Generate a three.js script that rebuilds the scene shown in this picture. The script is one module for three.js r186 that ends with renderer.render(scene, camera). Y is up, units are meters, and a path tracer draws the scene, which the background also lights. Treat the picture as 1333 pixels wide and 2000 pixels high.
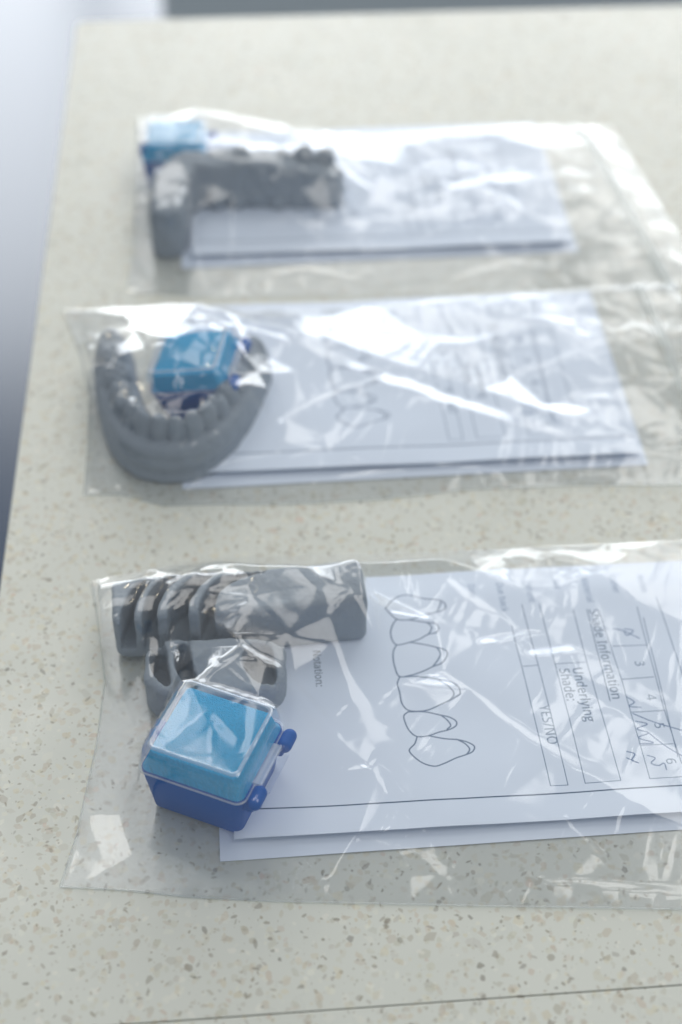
import * as THREE from 'three';
import { mergeGeometries, toCreasedNormals, mergeVertices } from 'three/addons/utils/BufferGeometryUtils.js';
import { RoundedBoxGeometry } from 'three/addons/geometries/RoundedBoxGeometry.js';
import { RectAreaLightUniformsLib } from 'three/addons/lights/RectAreaLightUniformsLib.js';
import { createNoise2D, createNoise3D } from 'simplex-noise';

// ---------- camera, room light, lamps, exposure ----------
const scene = new THREE.Scene();
const camera = new THREE.PerspectiveCamera(37.4516, 682 / 1024, 0.02, 30);
camera.position.set(0, 0.35, 0);
camera.up.set(0.050707, 0.713702, -0.698612);
camera.lookAt(0.06669, 0.35 - 0.70037, -0.710657);
camera.focus = 0.416;
camera.userData.fStop = 6.2;
const renderer = new THREE.WebGLRenderer({ antialias: true });
renderer.toneMapping = THREE.LinearToneMapping;
renderer.toneMappingExposure = 1.03;
renderer.shadowMap.enabled = true;
RectAreaLightUniformsLib.init();
scene.background = new THREE.Color(0.37, 0.395, 0.425);        // even light of the room all round

const WINDOW = { x: 0.9, z: -5.0, y0: -0.55, y1: 1.85, width: 5.2, panes: 4, power: 4.1, color: new THREE.Color(0.95, 0.98, 1.0) };
const PANELS = [[-0.42, -1.58, 0.64, 0.95, 'beyond the counter on the left'], [1.0, -1.58, 0.64, 0.95, 'beyond the counter on the right'], [0.75, -0.1, 0.64, 0.95, 'over the counter on the right'], [0.2, -3.35, 1.1, 1.2, 'added near the window on the left to whiten the film of the farthest bag'], [1.5, -3.35, 1.1, 1.2, 'added near the window on the right to whiten the film of the farthest bag']];  // last two are unseen extras, added to whiten the film of the farthest bag
const PANEL = { y: 1.75, power: 2.3, color: new THREE.Color(1.0, 0.985, 0.95) };

// ---------- small helpers ----------
let rs = 1234567;
const rnd = () => { rs = (rs + 0x6d2b79f5) | 0; let t = Math.imul(rs ^ (rs >>> 15), 1 | rs); t = (t + Math.imul(t ^ (t >>> 7), 61 | t)) ^ t; return ((t ^ (t >>> 14)) >>> 0) / 4294967296; };
const seeded = (s) => () => { s = (s + 0x6d2b79f5) | 0; let t = Math.imul(s ^ (s >>> 15), 1 | s); t = (t + Math.imul(t ^ (t >>> 7), 61 | t)) ^ t; return ((t ^ (t >>> 14)) >>> 0) / 4294967296; };
const range = (a, b) => a + (b - a) * rnd();
const clamp = (x, a, b) => Math.min(b, Math.max(a, x)), lerp = (a, b, t) => a + (b - a) * t;
const smooth = (a, b, x) => { const t = clamp((x - a) / (b - a), 0, 1); return t * t * (3 - 2 * t); };
const MM = 0.001;
function shade(o) { o.traverse((m) => { if (m.isMesh) { m.castShadow = true; m.receiveShadow = true; } }); return o; }
function thing(name, label, category, at = [0, 0, 0], group) {
  const o = new THREE.Group(); o.name = name; o.position.set(at[0] * MM, at[1] * MM, at[2] * MM);
  o.userData = { label, category }; if (group) o.userData.group = group;
  scene.add(o); return o;
}
function part(name, geometry, material, parent) {
  const m = new THREE.Mesh(geometry, material); m.name = name; m.castShadow = m.receiveShadow = true; parent.add(m); return m;
}
function struct(name, geometry, material) { const m = part(name, geometry, material, scene); m.userData.kind = 'structure'; return m; }
const mm = (g) => g.scale(MM, MM, MM);
function box(x0, x1, y0, y1, z0, z1, r = 0.4, seg = 2) {                    // millimetres
  const g = new RoundedBoxGeometry(x1 - x0, y1 - y0, z1 - z0, seg, Math.min(r, (x1 - x0) / 2.01, (y1 - y0) / 2.01, (z1 - z0) / 2.01));
  g.translate((x0 + x1) / 2, (y0 + y1) / 2, (z0 + z1) / 2); return mm(g);
}
// rounded-rectangle rings [y, half x, half z, corner radius] skinned from bottom to top, millimetres
function ringLoft(rings, { bottom = true, top = true, corner = 6 } = {}) {
  const pos = [], idx = [], uv = [], n = 4 * (corner + 1);
  for (const [y, hx, hz, r] of rings) for (let q = 0; q < 4; q++) for (let k = 0; k <= corner; k++) {
    const a = (q + k / corner) * Math.PI / 2, sx = q === 0 || q === 3 ? 1 : -1, sz = q < 2 ? 1 : -1;
    pos.push(sx * (hx - r) + Math.cos(a) * r, y, sz * (hz - r) + Math.sin(a) * r);
  }
  for (let s = 0; s + 1 < rings.length; s++) for (let k = 0; k < n; k++) {
    const a = s * n + k, b = s * n + (k + 1) % n, c = a + n, d = b + n;
    idx.push(a, c, b, b, c, d);
  }
  const cap = (s, up) => {
    const c = pos.length / 3; pos.push(0, rings[s][0], 0);
    for (let k = 0; k < n; k++) { const a = s * n + k, b = s * n + (k + 1) % n; up ? idx.push(c, b, a) : idx.push(c, a, b); }
  };
  if (bottom) cap(0, false);
  if (top) cap(rings.length - 1, true);
  for (let i = 0; i < pos.length; i += 3) uv.push((pos[i] + pos[i + 1] * 0.7) / 26, (pos[i + 2] + pos[i + 1] * 0.7) / 26);
  let g = new THREE.BufferGeometry();
  g.setAttribute('position', new THREE.Float32BufferAttribute(pos, 3)); g.setAttribute('uv', new THREE.Float32BufferAttribute(uv, 2)); g.setIndex(idx);
  g = toCreasedNormals(g, 0.7);
  return mm(g);
}
// a field of signed distances (millimetres) meshed with surface nets
function meshField(f, lo, hi, cell) {
  const nx = Math.ceil((hi[0] - lo[0]) / cell) + 1, ny = Math.ceil((hi[1] - lo[1]) / cell) + 1, nz = Math.ceil((hi[2] - lo[2]) / cell) + 1;
  const v = new Float32Array(nx * ny * nz), at = (i, j, k) => (k * ny + j) * nx + i;
  for (let k = 0; k < nz; k++) for (let j = 0; j < ny; j++) for (let i = 0; i < nx; i++) v[at(i, j, k)] = f(lo[0] + i * cell, lo[1] + j * cell, lo[2] + k * cell);
  const id = new Int32Array(nx * ny * nz).fill(-1), pos = [], idx = [];
  const E = [[0, 0, 0, 1, 0, 0], [0, 1, 0, 1, 1, 0], [0, 0, 1, 1, 0, 1], [0, 1, 1, 1, 1, 1], [0, 0, 0, 0, 1, 0], [1, 0, 0, 1, 1, 0], [0, 0, 1, 0, 1, 1], [1, 0, 1, 1, 1, 1], [0, 0, 0, 0, 0, 1], [1, 0, 0, 1, 0, 1], [0, 1, 0, 0, 1, 1], [1, 1, 0, 1, 1, 1]];
  for (let k = 0; k < nz - 1; k++) for (let j = 0; j < ny - 1; j++) for (let i = 0; i < nx - 1; i++) {
    let n = 0, x = 0, y = 0, z = 0;
    for (const e of E) {
      const a = v[at(i + e[0], j + e[1], k + e[2])], b = v[at(i + e[3], j + e[4], k + e[5])];
      if ((a < 0) === (b < 0)) continue;
      const t = a / (a - b); n++; x += lerp(e[0], e[3], t); y += lerp(e[1], e[4], t); z += lerp(e[2], e[5], t);
    }
    if (!n) continue;
    id[at(i, j, k)] = pos.length / 3;
    pos.push(lo[0] + (i + x / n) * cell, lo[1] + (j + y / n) * cell, lo[2] + (k + z / n) * cell);
  }
  const quad = (a, b, c, d, flip) => { if (a < 0 || b < 0 || c < 0 || d < 0) return; flip ? idx.push(a, c, b, a, d, c) : idx.push(a, b, c, a, c, d); };
  for (let k = 1; k < nz - 1; k++) for (let j = 1; j < ny - 1; j++) for (let i = 1; i < nx - 1; i++) {
    const s = v[at(i, j, k)] < 0;
    if (s !== v[at(i + 1, j, k)] < 0) quad(id[at(i, j - 1, k - 1)], id[at(i, j, k - 1)], id[at(i, j, k)], id[at(i, j - 1, k)], !s);
    if (s !== v[at(i, j + 1, k)] < 0) quad(id[at(i - 1, j, k - 1)], id[at(i - 1, j, k)], id[at(i, j, k)], id[at(i, j, k - 1)], !s);
    if (s !== v[at(i, j, k + 1)] < 0) quad(id[at(i - 1, j - 1, k)], id[at(i, j - 1, k)], id[at(i, j, k)], id[at(i - 1, j, k)], !s);
  }
  const nor = new Float32Array(pos.length), e = cell * 0.5;
  for (let p = 0; p < pos.length; p += 3) {
    const [x, y, z] = [pos[p], pos[p + 1], pos[p + 2]];
    const g = new THREE.Vector3(f(x + e, y, z) - f(x - e, y, z), f(x, y + e, z) - f(x, y - e, z), f(x, y, z + e) - f(x, y, z - e)).normalize();
    nor[p] = g.x; nor[p + 1] = g.y; nor[p + 2] = g.z;
  }
  const g = new THREE.BufferGeometry();
  g.setAttribute('position', new THREE.Float32BufferAttribute(pos, 3)); g.setAttribute('normal', new THREE.BufferAttribute(nor, 3)); g.setIndex(idx);
  return mm(g);
}
const smin = (a, b, k) => { const h = clamp(0.5 + 0.5 * (b - a) / k, 0, 1); return lerp(b, a, h) - k * h * (1 - h); };
const smax = (a, b, k) => -smin(-a, -b, k);
const sdBox = (x, y, z, hx, hy, hz, r) => {
  const qx = Math.abs(x) - hx + r, qy = Math.abs(y) - hy + r, qz = Math.abs(z) - hz + r;
  return Math.hypot(Math.max(qx, 0), Math.max(qy, 0), Math.max(qz, 0)) + Math.min(0, Math.max(qx, qy, qz)) - r;
};
const sdEll = (x, y, z, a, b, c) => { const k0 = Math.hypot(x / a, y / b, z / c), k1 = Math.hypot(x / a / a, y / b / b, z / c / c); return k1 < 1e-6 ? -Math.min(a, b, c) : k0 * (k0 - 1) / k1; };

// ---------- materials ----------
const n2 = createNoise2D(seeded(11)), n3 = createNoise3D(seeded(12));
function canvasTexture(c, srgb = true) { const t = new THREE.CanvasTexture(c); if (srgb) t.colorSpace = THREE.SRGBColorSpace; t.anisotropy = 8; return t; }
function terrazzo() {
  const S = 2048, c = document.createElement('canvas'); c.width = c.height = S;
  const k = S / 300, g = c.getContext('2d');                                  // 300 mm square
  g.fillStyle = 'rgb(206,208,199)'; g.fillRect(0, 0, S, S);
  const chip = (x, y, r, stretch, turn, fill, alpha) => {
    const n = 4 + Math.floor(rnd() * 4), pts = [];
    for (let i = 0; i < n; i++) { const a = (i + range(-0.3, 0.3)) / n * 2 * Math.PI, q = r * range(0.7, 1.15), u = Math.cos(a) * q * stretch, v = Math.sin(a) * q / stretch; pts.push([u * Math.cos(turn) - v * Math.sin(turn), u * Math.sin(turn) + v * Math.cos(turn)]); }
    g.globalAlpha = alpha; g.fillStyle = fill;
    for (const ox of [-S, 0, S]) for (const oy of [-S, 0, S]) {
      if (x + ox < -60 || x + ox > S + 60 || y + oy < -60 || y + oy > S + 60) continue;
      g.beginPath(); pts.forEach(([u, v], i) => (i ? g.lineTo(x + ox + u, y + oy + v) : g.moveTo(x + ox + u, y + oy + v))); g.closePath(); g.fill();
    }
  };
  const many = (n, r0, r1, s1, colours, a0, a1) => { for (let i = 0; i < n; i++) chip(rnd() * S, rnd() * S, range(r0, r1) * k * (rnd() < 0.2 ? 1.35 : 1), range(1, s1), rnd() * 6.28, colours[Math.floor(rnd() * colours.length)], range(a0, a1)); };
  many(9100, 0.43, 1.30, 1.3, ['#d6d6c8', '#c6c4b4', '#cfcab4', '#dcdbcf', '#c7bfa8', '#bcbaa9'], 0.3, 0.7);
  many(4680, 0.52, 1.39, 1.45, ['#bbb2a0', '#b6af9f', '#c2b7a3', '#aaa495', '#bfb09f', '#b2afa2'], 0.2, 0.6);
  many(4940, 0.17, 0.57, 1.8, ['#8f8876', '#817c6e', '#9a917c', '#8a8370'], 0.3, 0.65);
  many(1950, 0.35, 0.91, 1.7, ['#857f72', '#7f7b71', '#8e877a', '#77736a', '#8a8477'], 0.3, 0.62);
  many(91, 0.52, 1.13, 1.3, ['#cbb3a2', '#c7ac9c', '#ceb8a6'], 0.3, 0.6);
  many(9100, 0.10, 0.26, 1.5, ['#918c7c', '#a69f8b', '#e4e2d6'], 0.25, 0.6);
  return c;
}
const terrazzoTex = canvasTexture(terrazzo()); terrazzoTex.wrapS = terrazzoTex.wrapT = THREE.RepeatWrapping;
function noiseTexture(size, f, repeat = 1) {
  const d = new Uint8Array(size * size * 4);
  for (let y = 0; y < size; y++) for (let x = 0; x < size; x++) { const v = clamp(f(x / size, y / size), 0, 1) * 255; d.set([v, v, v, 255], (y * size + x) * 4); }
  const t = new THREE.DataTexture(d, size, size); t.wrapS = t.wrapT = THREE.RepeatWrapping; t.magFilter = THREE.LinearFilter; t.minFilter = THREE.LinearMipmapLinearFilter; t.generateMipmaps = true; t.repeat.set(repeat, repeat); t.needsUpdate = true; return t;
}
const counterRough = noiseTexture(256, (u, v) => 0.42 + 0.1 * n2(u * 7, v * 7) + 0.06 * n2(u * 40, v * 40));
const M = {
  counter: new THREE.MeshStandardMaterial({ map: terrazzoTex, roughness: 0.85, roughnessMap: counterRough }),
  seam: new THREE.MeshStandardMaterial({ color: 0x55534a, roughness: 0.9 }),
  film: new THREE.MeshPhysicalMaterial({ color: new THREE.Color(0.948, 0.956, 0.965), transmission: 0.98, thickness: 0, roughness: 0.13, ior: 1.66, side: THREE.DoubleSide }),
  track: new THREE.MeshPhysicalMaterial({ color: 0xfafcfc, transmission: 0.92, thickness: 0, roughness: 0.35, ior: 1.5, side: THREE.DoubleSide }),
  resin: new THREE.MeshPhysicalMaterial({ color: new THREE.Color(0.29, 0.335, 0.38), roughness: 0.75, bumpScale: 0.00006 }),
  paper: new THREE.MeshStandardMaterial({ color: new THREE.Color(0.755, 0.825, 0.93), roughness: 0.8, side: THREE.DoubleSide }),
  blue: new THREE.MeshPhysicalMaterial({ color: new THREE.Color(0.0, 0.105, 0.42), roughness: 0.45, specularIntensity: 0.35 }),
  foam: new THREE.MeshStandardMaterial({ color: new THREE.Color(0.022, 0.49, 0.84), roughness: 0.95 }),
  clear: new THREE.MeshPhysicalMaterial({ color: 0xfafcff, transmission: 1, thickness: 0, roughness: 0.03, ior: 1.6, side: THREE.DoubleSide }),
  lip: new THREE.MeshPhysicalMaterial({ color: 0xf6faff, transmission: 0.72, thickness: 0, roughness: 0.3, ior: 1.7, side: THREE.DoubleSide }),
  floor: new THREE.MeshPhysicalMaterial({ color: new THREE.Color(0.028, 0.052, 0.10), roughness: 0.24, ior: 1.66 }),
  cabinet: new THREE.MeshStandardMaterial({ color: new THREE.Color(0.72, 0.80, 0.82), roughness: 0.6 }),
  diffuser: new THREE.MeshStandardMaterial({ color: 0x222222, emissive: PANEL.color, emissiveIntensity: PANEL.power * 0.5 }),
  white: new THREE.MeshStandardMaterial({ color: 0xe8e8e4, roughness: 0.6 }),
};
M.foam.bumpMap = noiseTexture(256, (u, v) => 0.5 + 0.3 * n2(u * 60, v * 60) + 0.2 * n2(u * 110, v * 110)); M.foam.bumpScale = 0.0005; M.foam.map = noiseTexture(256, (u, v) => 0.86 + 0.12 * n2(u * 70 + 9, v * 70) + 0.08 * n2(u * 25, v * 25 + 4));

// ---------- setting: window, ceiling lights, floor, counter ----------
{
  const W = WINDOW, h = W.y1 - W.y0, pw = W.width / W.panes;
  const t = new THREE.Group(); t.name = 'window'; t.position.set(W.x, W.y0, W.z); t.userData = { label: 'tall wide window with white frame and four bright panes beyond the counter', category: 'window' }; scene.add(t);
  const bar = (x0, x1, y0, y1, name) => { const g = new THREE.BoxGeometry(x1 - x0, y1 - y0, 0.06); g.translate((x0 + x1) / 2, (y0 + y1) / 2, 0.03); part(name, g, M.white, t); };
  bar(-W.width / 2 - 0.08, W.width / 2 + 0.08, -0.08, 0, 'sill'); bar(-W.width / 2 - 0.08, W.width / 2 + 0.08, h, h + 0.08, 'frame');
  for (let i = 0; i <= W.panes; i++) bar(-W.width / 2 + i * pw - 0.04, -W.width / 2 + i * pw + 0.04, 0, h, 'mullion');
  const glow = new THREE.MeshStandardMaterial({ color: 0x222222, emissive: W.color, emissiveIntensity: W.power * 0.5, roughness: 0.2 });
  for (let i = 0; i < W.panes; i++) {
    const x = -W.width / 2 + (i + 0.5) * pw, g = new THREE.BoxGeometry(pw - 0.08, h, 0.01); g.translate(x, h / 2, 0.005);
    part('pane', g, glow, t);
    const l = new THREE.RectAreaLight(W.color, W.power, pw - 0.08, h); l.position.set(W.x + x, W.y0 + h / 2, W.z + 0.02); l.lookAt(W.x + x, W.y0 + h / 2, 5); l.name = 'window_light'; scene.add(l);
  }
}
PANELS.forEach(([x, z, w, dp, where], i) => {
  const t = new THREE.Group(); t.name = i ? 'ceiling_light_00' + i : 'ceiling_light'; t.position.set(x, PANEL.y, z);
  t.userData = { label: 'wide flat ceiling light panel ' + where, category: 'ceiling light', group: 'ceiling light panels' }; scene.add(t);
  const g = new THREE.BoxGeometry(w + 0.04, 0.05, dp + 0.04); g.translate(0, 0.03, 0); part('housing', g, M.white, t);
  const d = new THREE.BoxGeometry(w, 0.004, dp); d.translate(0, 0.002, 0);
  part('diffuser', d, M.diffuser, t);
  const l = new THREE.RectAreaLight(PANEL.color, PANEL.power, w, dp); l.position.set(x, PANEL.y - 0.004, z); l.lookAt(x, -5, z); l.name = 'panel_light'; scene.add(l);
});
{
  const t = new THREE.Group(); t.name = 'added_glint_lamp'; t.position.set(-0.75, 1.62, -2.5); t.userData = { label: 'small round lamp with a warm bulb, added out of view to put warm glints on the film', category: 'lamp' }; scene.add(t);  // unseen lamp, added only for small warm glints on the film
  const c = new THREE.CylinderGeometry(0.075, 0.075, 0.08, 24, 1, true); c.translate(0, 0.09, 0); part('housing', c, M.white, t);
  part('bulb', new THREE.SphereGeometry(0.052, 24, 16), new THREE.MeshStandardMaterial({ color: 0x222222, emissive: new THREE.Color(1, 0.86, 0.62), emissiveIntensity: 20 }), t);
  const l = new THREE.PointLight(new THREE.Color(1, 0.86, 0.62), 0.5); l.position.copy(t.position); l.shadow.radius = 2.5; l.castShadow = true; l.name = 'added_glint_light'; scene.add(l);
}
{ const g = new THREE.BoxGeometry(14, 0.1, 14); g.translate(0, -0.95, -3); struct('floor', g, M.floor); }
{
  const t = new THREE.Group(); t.name = 'cabinet'; t.position.set(0.75, -0.9, -1.6); t.userData = { label: 'dark grey cabinet standing on the floor beyond the back edge of the counter', category: 'cabinet' }; scene.add(t);
  const g = new THREE.BoxGeometry(1.6, 0.72, 0.4); g.translate(0, 0.36, 0); part('body', g, M.cabinet, t);
  const d = new THREE.BoxGeometry(1.62, 0.03, 0.43); d.translate(0, 0.737, 0); part('top', d, M.cabinet, t);
}
function slab(outline, thickness, edge = 0.0004) {                                            // outline in mm, [x, z]; bevelled plate whose top is y = 0
  const s = new THREE.Shape(); outline.forEach(([x, z, r], i) => {
    const a = outline[(i + outline.length - 1) % outline.length], b = outline[(i + 1) % outline.length];
    const da = Math.hypot(a[0] - x, a[1] - z), db = Math.hypot(b[0] - x, b[1] - z), q = r || 0.01;
    const p0 = [x + (a[0] - x) / da * q, z + (a[1] - z) / da * q], p1 = [x + (b[0] - x) / db * q, z + (b[1] - z) / db * q];
    i ? s.lineTo(p0[0] * MM, -p0[1] * MM) : s.moveTo(p0[0] * MM, -p0[1] * MM); s.quadraticCurveTo(x * MM, -z * MM, p1[0] * MM, -p1[1] * MM);
  });
  const b = edge, g = new THREE.ExtrudeGeometry(s, { depth: thickness * MM - 2 * b, bevelEnabled: true, bevelThickness: b, bevelSize: b, bevelOffset: -b, bevelSegments: 3, curveSegments: 10 });
  g.rotateX(-Math.PI / 2); g.translate(0, -thickness * MM + b, 0);
  const p = g.attributes.position, uv = g.attributes.uv;
  for (let i = 0; i < p.count; i++) uv.setXY(i, p.getX(i) / 0.3 + p.getY(i) / 0.3, p.getZ(i) / 0.3);
  return g;
}
const E = [[-67.9,0,-706.7], [-76.3,0,-328.6], [-22.7,0,-709.3], [235.8,0,-707.2], [-40.1,0,-180.6], [104.8,0,-179.5]];
const ex = (z) => E[0][0] + (E[1][0] - E[0][0]) * (z - E[0][2]) / (E[1][2] - E[0][2]);
struct('counter_top', slab([[ex(-708.5), -708.5, 6], [900, -705, 6], [900, -178.3], [ex(-180.3), -180.3]], 30), M.counter);
struct('counter_top_front', slab([[ex(-180.0), -180.05], [900, -178.05], [900, 500], [ex(500), 500]], 30), M.counter);

// ---------- dental models ----------
const grain = (x, y, z) => 0.22 * n3(x / 7, y / 7, z / 7) + 0.07 * n3(x / 1.8, y / 1.8, z / 1.8);
function ribbedModel() {                     // a printed quadrant lying on its teeth, the nested walls of its hollow base to the left
  const f = (x, y, z) => {
    const q = Math.max(0, 16 - x), zz = z - 9, rho = Math.hypot(q, zz * 1.5) + 0.6 * Math.sin(x * 0.3);
    const bow = z + 0.0016 * Math.max(0, -x) ** 2;
    const crown = 21.5 - 0.012 * (bow - 2) ** 2 - (x < -18 ? (-18 - x) * 0.16 : 0) - 0.8 * Math.sin((x + 8) * 0.06);
    let body = smax(sdBox(x + 2.5, y - 12.5, bow, 37.5, 10.5, 9.3 - 0.10 * Math.max(0, y - 12), 2.4), y - crown, 1.8);
    for (const [r, w] of [[29.0, 2.5], [37.2, 2.7], [45.2, 2.5], [52.6, 2.2]]) body = smax(body, -smax(Math.abs(rho - r) - w, Math.max(6.5 - y, x - 6, -9.6 + 1.4 - z), 1.2), 0.9);
    body = smax(body, -smax(Math.hypot((x - 8) * 0.5, y - 27, (z - 2) * 0.6) - 7.2, -20 - x, 1), 2.5);
    let teeth = 1e3;
    for (let i = 0; i < 8; i++) { const tx = 30 - i * 8.6; teeth = smin(teeth, sdEll(x - tx, y - 3.6, z + 0.4 + 0.0012 * Math.max(0, -tx) ** 2, 4.3, 4.0 - (i % 3) * 0.25, 6.2), 0.5); }
    return Math.max(smin(body, teeth, 1.0) + grain(x, y, z), -y + 0.15);
  };
  return meshField(f, [-43, -1, -18], [37, 25, 13], 0.5);
}
function pocketModel() {                     // a short printed segment, rounded in plan, with curved open pockets in its base
  const f = (x, y, z) => {
    const zc = z + 0.006 * x * x, top = 15.0 + 0.15 * -z - 0.0035 * x * x;
    const plan = Math.pow(Math.pow(Math.abs(x) / 20.5, 3.2) + Math.pow(Math.abs(zc) / (10.4 - 0.10 * Math.max(0, y - 6)), 3.2), 1 / 3.2);
    let body = smax(smax((plan - 1) * 9.5, y - top, 2.2), -y, 0.5);
    const cut = (cx, hw, hz, low) => { const u = x - cx - 0.16 * z - 0.02 * (z + 2) * (z + 2), q = Math.pow(Math.pow(Math.abs(u) / hw, 2.6) + Math.pow(Math.abs(zc + 0.4) / hz, 2.6), 1 / 2.6); body = smax(body, -smax((q - 1) * hw, low - y, 0.8), 0.9); };
    cut(-15.6, 2.5, 6.6, 3); cut(-8.6, 2.6, 7.4, 3); cut(13.0, 4.6, 6.8, 4);
    return Math.max(body + grain(x, y, z), -y + 0.15);
  };
  return meshField(f, [-24, -1, -15], [24, 20, 13], 0.5);
}
function archModel() {                       // a full lower arch, teeth up, open to the back
  const P = []; for (let i = 0; i <= 28; i++) { const t = -1 + i / 14; P.push([24.5 * Math.sign(t) * Math.pow(Math.abs(t), 0.72), -46 * Math.pow(Math.abs(t), 2.0) + 20]); }
  const toArch = (x, z) => { let best = 1e9, s = 0; for (let i = 0; i + 1 < P.length; i++) { const [ax, az] = P[i], dx = P[i + 1][0] - ax, dz = P[i + 1][1] - az, t = clamp(((x - ax) * dx + (z - az) * dz) / (dx * dx + dz * dz), 0, 1), d = Math.hypot(x - ax - dx * t, z - az - dz * t); if (d < best) { best = d; s = (i + t) / (P.length - 1); } } return [best, s]; };
  const teeth = []; let run = [0]; for (let i = 0; i + 1 < P.length; i++) run.push(run[i] + Math.hypot(P[i + 1][0] - P[i][0], P[i + 1][1] - P[i][1]));
  const L = run[run.length - 1], where = (d) => { let i = 0; while (i + 2 < run.length && run[i + 1] < d) i++; const t = (d - run[i]) / (run[i + 1] - run[i]); const a = P[i], b = P[i + 1]; return [lerp(a[0], b[0], t), lerp(a[1], b[1], t), Math.atan2(b[1] - a[1], b[0] - a[0])]; };
  const widths = [10.5, 10, 7.2, 7, 6.8, 6, 5.4, 5.4, 6, 6.8, 7, 7.2, 10, 10.5], sum = widths.reduce((a, b) => a + b, 0), gap = (L - sum) / 2; let d = gap;
  widths.forEach((w, i) => { const front = Math.abs(i - 6.5) < 3, [x, z, a] = where(d + w / 2); teeth.push({ x, z, c: Math.cos(a), s: Math.sin(a), w: w / 2 * 1.13, d: front ? 3.0 : w > 9 ? 5.0 : 4.2, h: front ? 6.8 : 5.8, y: (front ? 17.4 : 16.6) + 0.5 * Math.sin(i * 2.3), front }); d += w; });
  const f = (x, y, z) => {
    const [da] = toArch(x, z), wide = y < 11 ? 7.6 - 0.05 * y + 0.25 * Math.sin(y * 1.1) : 7.0 - (y - 11) * 0.35;
    let b = Math.max(da - wide, y - 17, -y + 0.15);
    b = smax(da - wide, y - 14.8 - (x < 0 ? 0.34 : 0.2) * Math.max(0, -z - 6), 2.6);
    let t = 1e3;
    for (const k of teeth) { const u = (x - k.x) * k.c + (z - k.z) * k.s, v = -(x - k.x) * k.s + (z - k.z) * k.c; if (Math.abs(u) > 11 || Math.abs(v) > 11) continue; let e = sdEll(u, y - k.y, v, k.w, k.h, k.d + (k.front ? (k.y + 1 - y) * 0.12 : 0)); if (!k.front) e = smax(e, y - 21.6 + 1.3 * Math.cos(u * 1.6) * Math.cos(v * 1.3), 0.8); else e = smax(e, y - 23.6, 0.5); t = smin(t, e, 0.5); }
    return Math.max(smin(b, t, 0.9) + grain(x, y, z), -y + 0.15);
  };
  return meshField(f, [-36, -1, -44], [36, 32, 33], 0.7);
}
function bentModel() {                       // a quadrant on its side: a thick bar with a lobe turning to the front
  const P = [[33, 3], [12, 0], [-6, -3], [-24, -2], [-31, 12], [-32, 30]];
  const f = (x, y, z) => {
    let best = 1e9; for (let i = 0; i + 1 < P.length; i++) { const [ax, az] = P[i], dx = P[i + 1][0] - ax, dz = P[i + 1][1] - az, t = clamp(((x - ax) * dx + (z - az) * dz) / (dx * dx + dz * dz), 0, 1); best = smin(best, Math.hypot(x - ax - dx * t, z - az - dz * t), 1); }
    let b = smax(best - 7.4 + Math.abs(y - 9) * 0.08, y - 22 + (x > 10 ? (x - 10) * 0.16 : 0), 2.6);
    for (let i = 0; i < 7; i++) { const tx = 30 - i * 8.4, tz = -0.2 - 0.12 * Math.max(0, 30 - tx) * 0.5; b = smin(b, sdEll(x - tx, y - 5 - (i % 2), z - tz - 5.2, 4.2, 5.6, 4.2 + (i % 3) * 0.8), 0.7); b = smin(b, sdEll(x - tx - 3, y - 19 - 1.4 * Math.sin(i * 1.9), z - tz + 3, 4.4, 4.0, 4.6), 0.8); }
    for (let i = 0; i < 3; i++) b = smin(b, sdEll(x + 31.5 - i, y - 17 + i * 1.5, z - 6 - i * 9, 5.4, 5.5, 4.8), 0.8);
    return Math.max(b + 3 * grain(x + 9, y, z), -y + 0.15);
  };
  return meshField(f, [-43, -1, -18], [44, 26, 42], 0.7);
}
function placeModel(name, geometry, label, at, turn) {
  const m = new THREE.Mesh(geometry, M.resin); m.name = name; m.position.set(at[0] * MM, at[1] * MM, at[2] * MM); m.rotation.set(...turn);
  m.userData = { label, category: 'dental model', group: 'grey resin dental models in the bags' }; m.castShadow = m.receiveShadow = true; scene.add(m); return m;
}
const modelA1 = placeModel('dental_model', ribbedModel(), 'grey ribbed dental model lying at the back of the nearest bag, behind the blue box', [1, 0.2, -304], [0, 0.06, 0]);
const modelA2 = placeModel('dental_model_001', pocketModel(), 'small grey dental model with open pockets, just behind the blue box of the nearest bag', [-9.5, 0.2, -280], [0, -0.05, 0]);
const modelB = placeModel('dental_model_002', archModel(), 'grey full arch dental model with its teeth up, in the middle bag', [-20.5, 0.2, -400], [0, -0.10, 0]);
const modelC = placeModel('dental_model_003', bentModel(), 'grey lumpy dental model in the farthest bag', [9, 0.2, -540], [0, 0.02, 0]);

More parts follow.
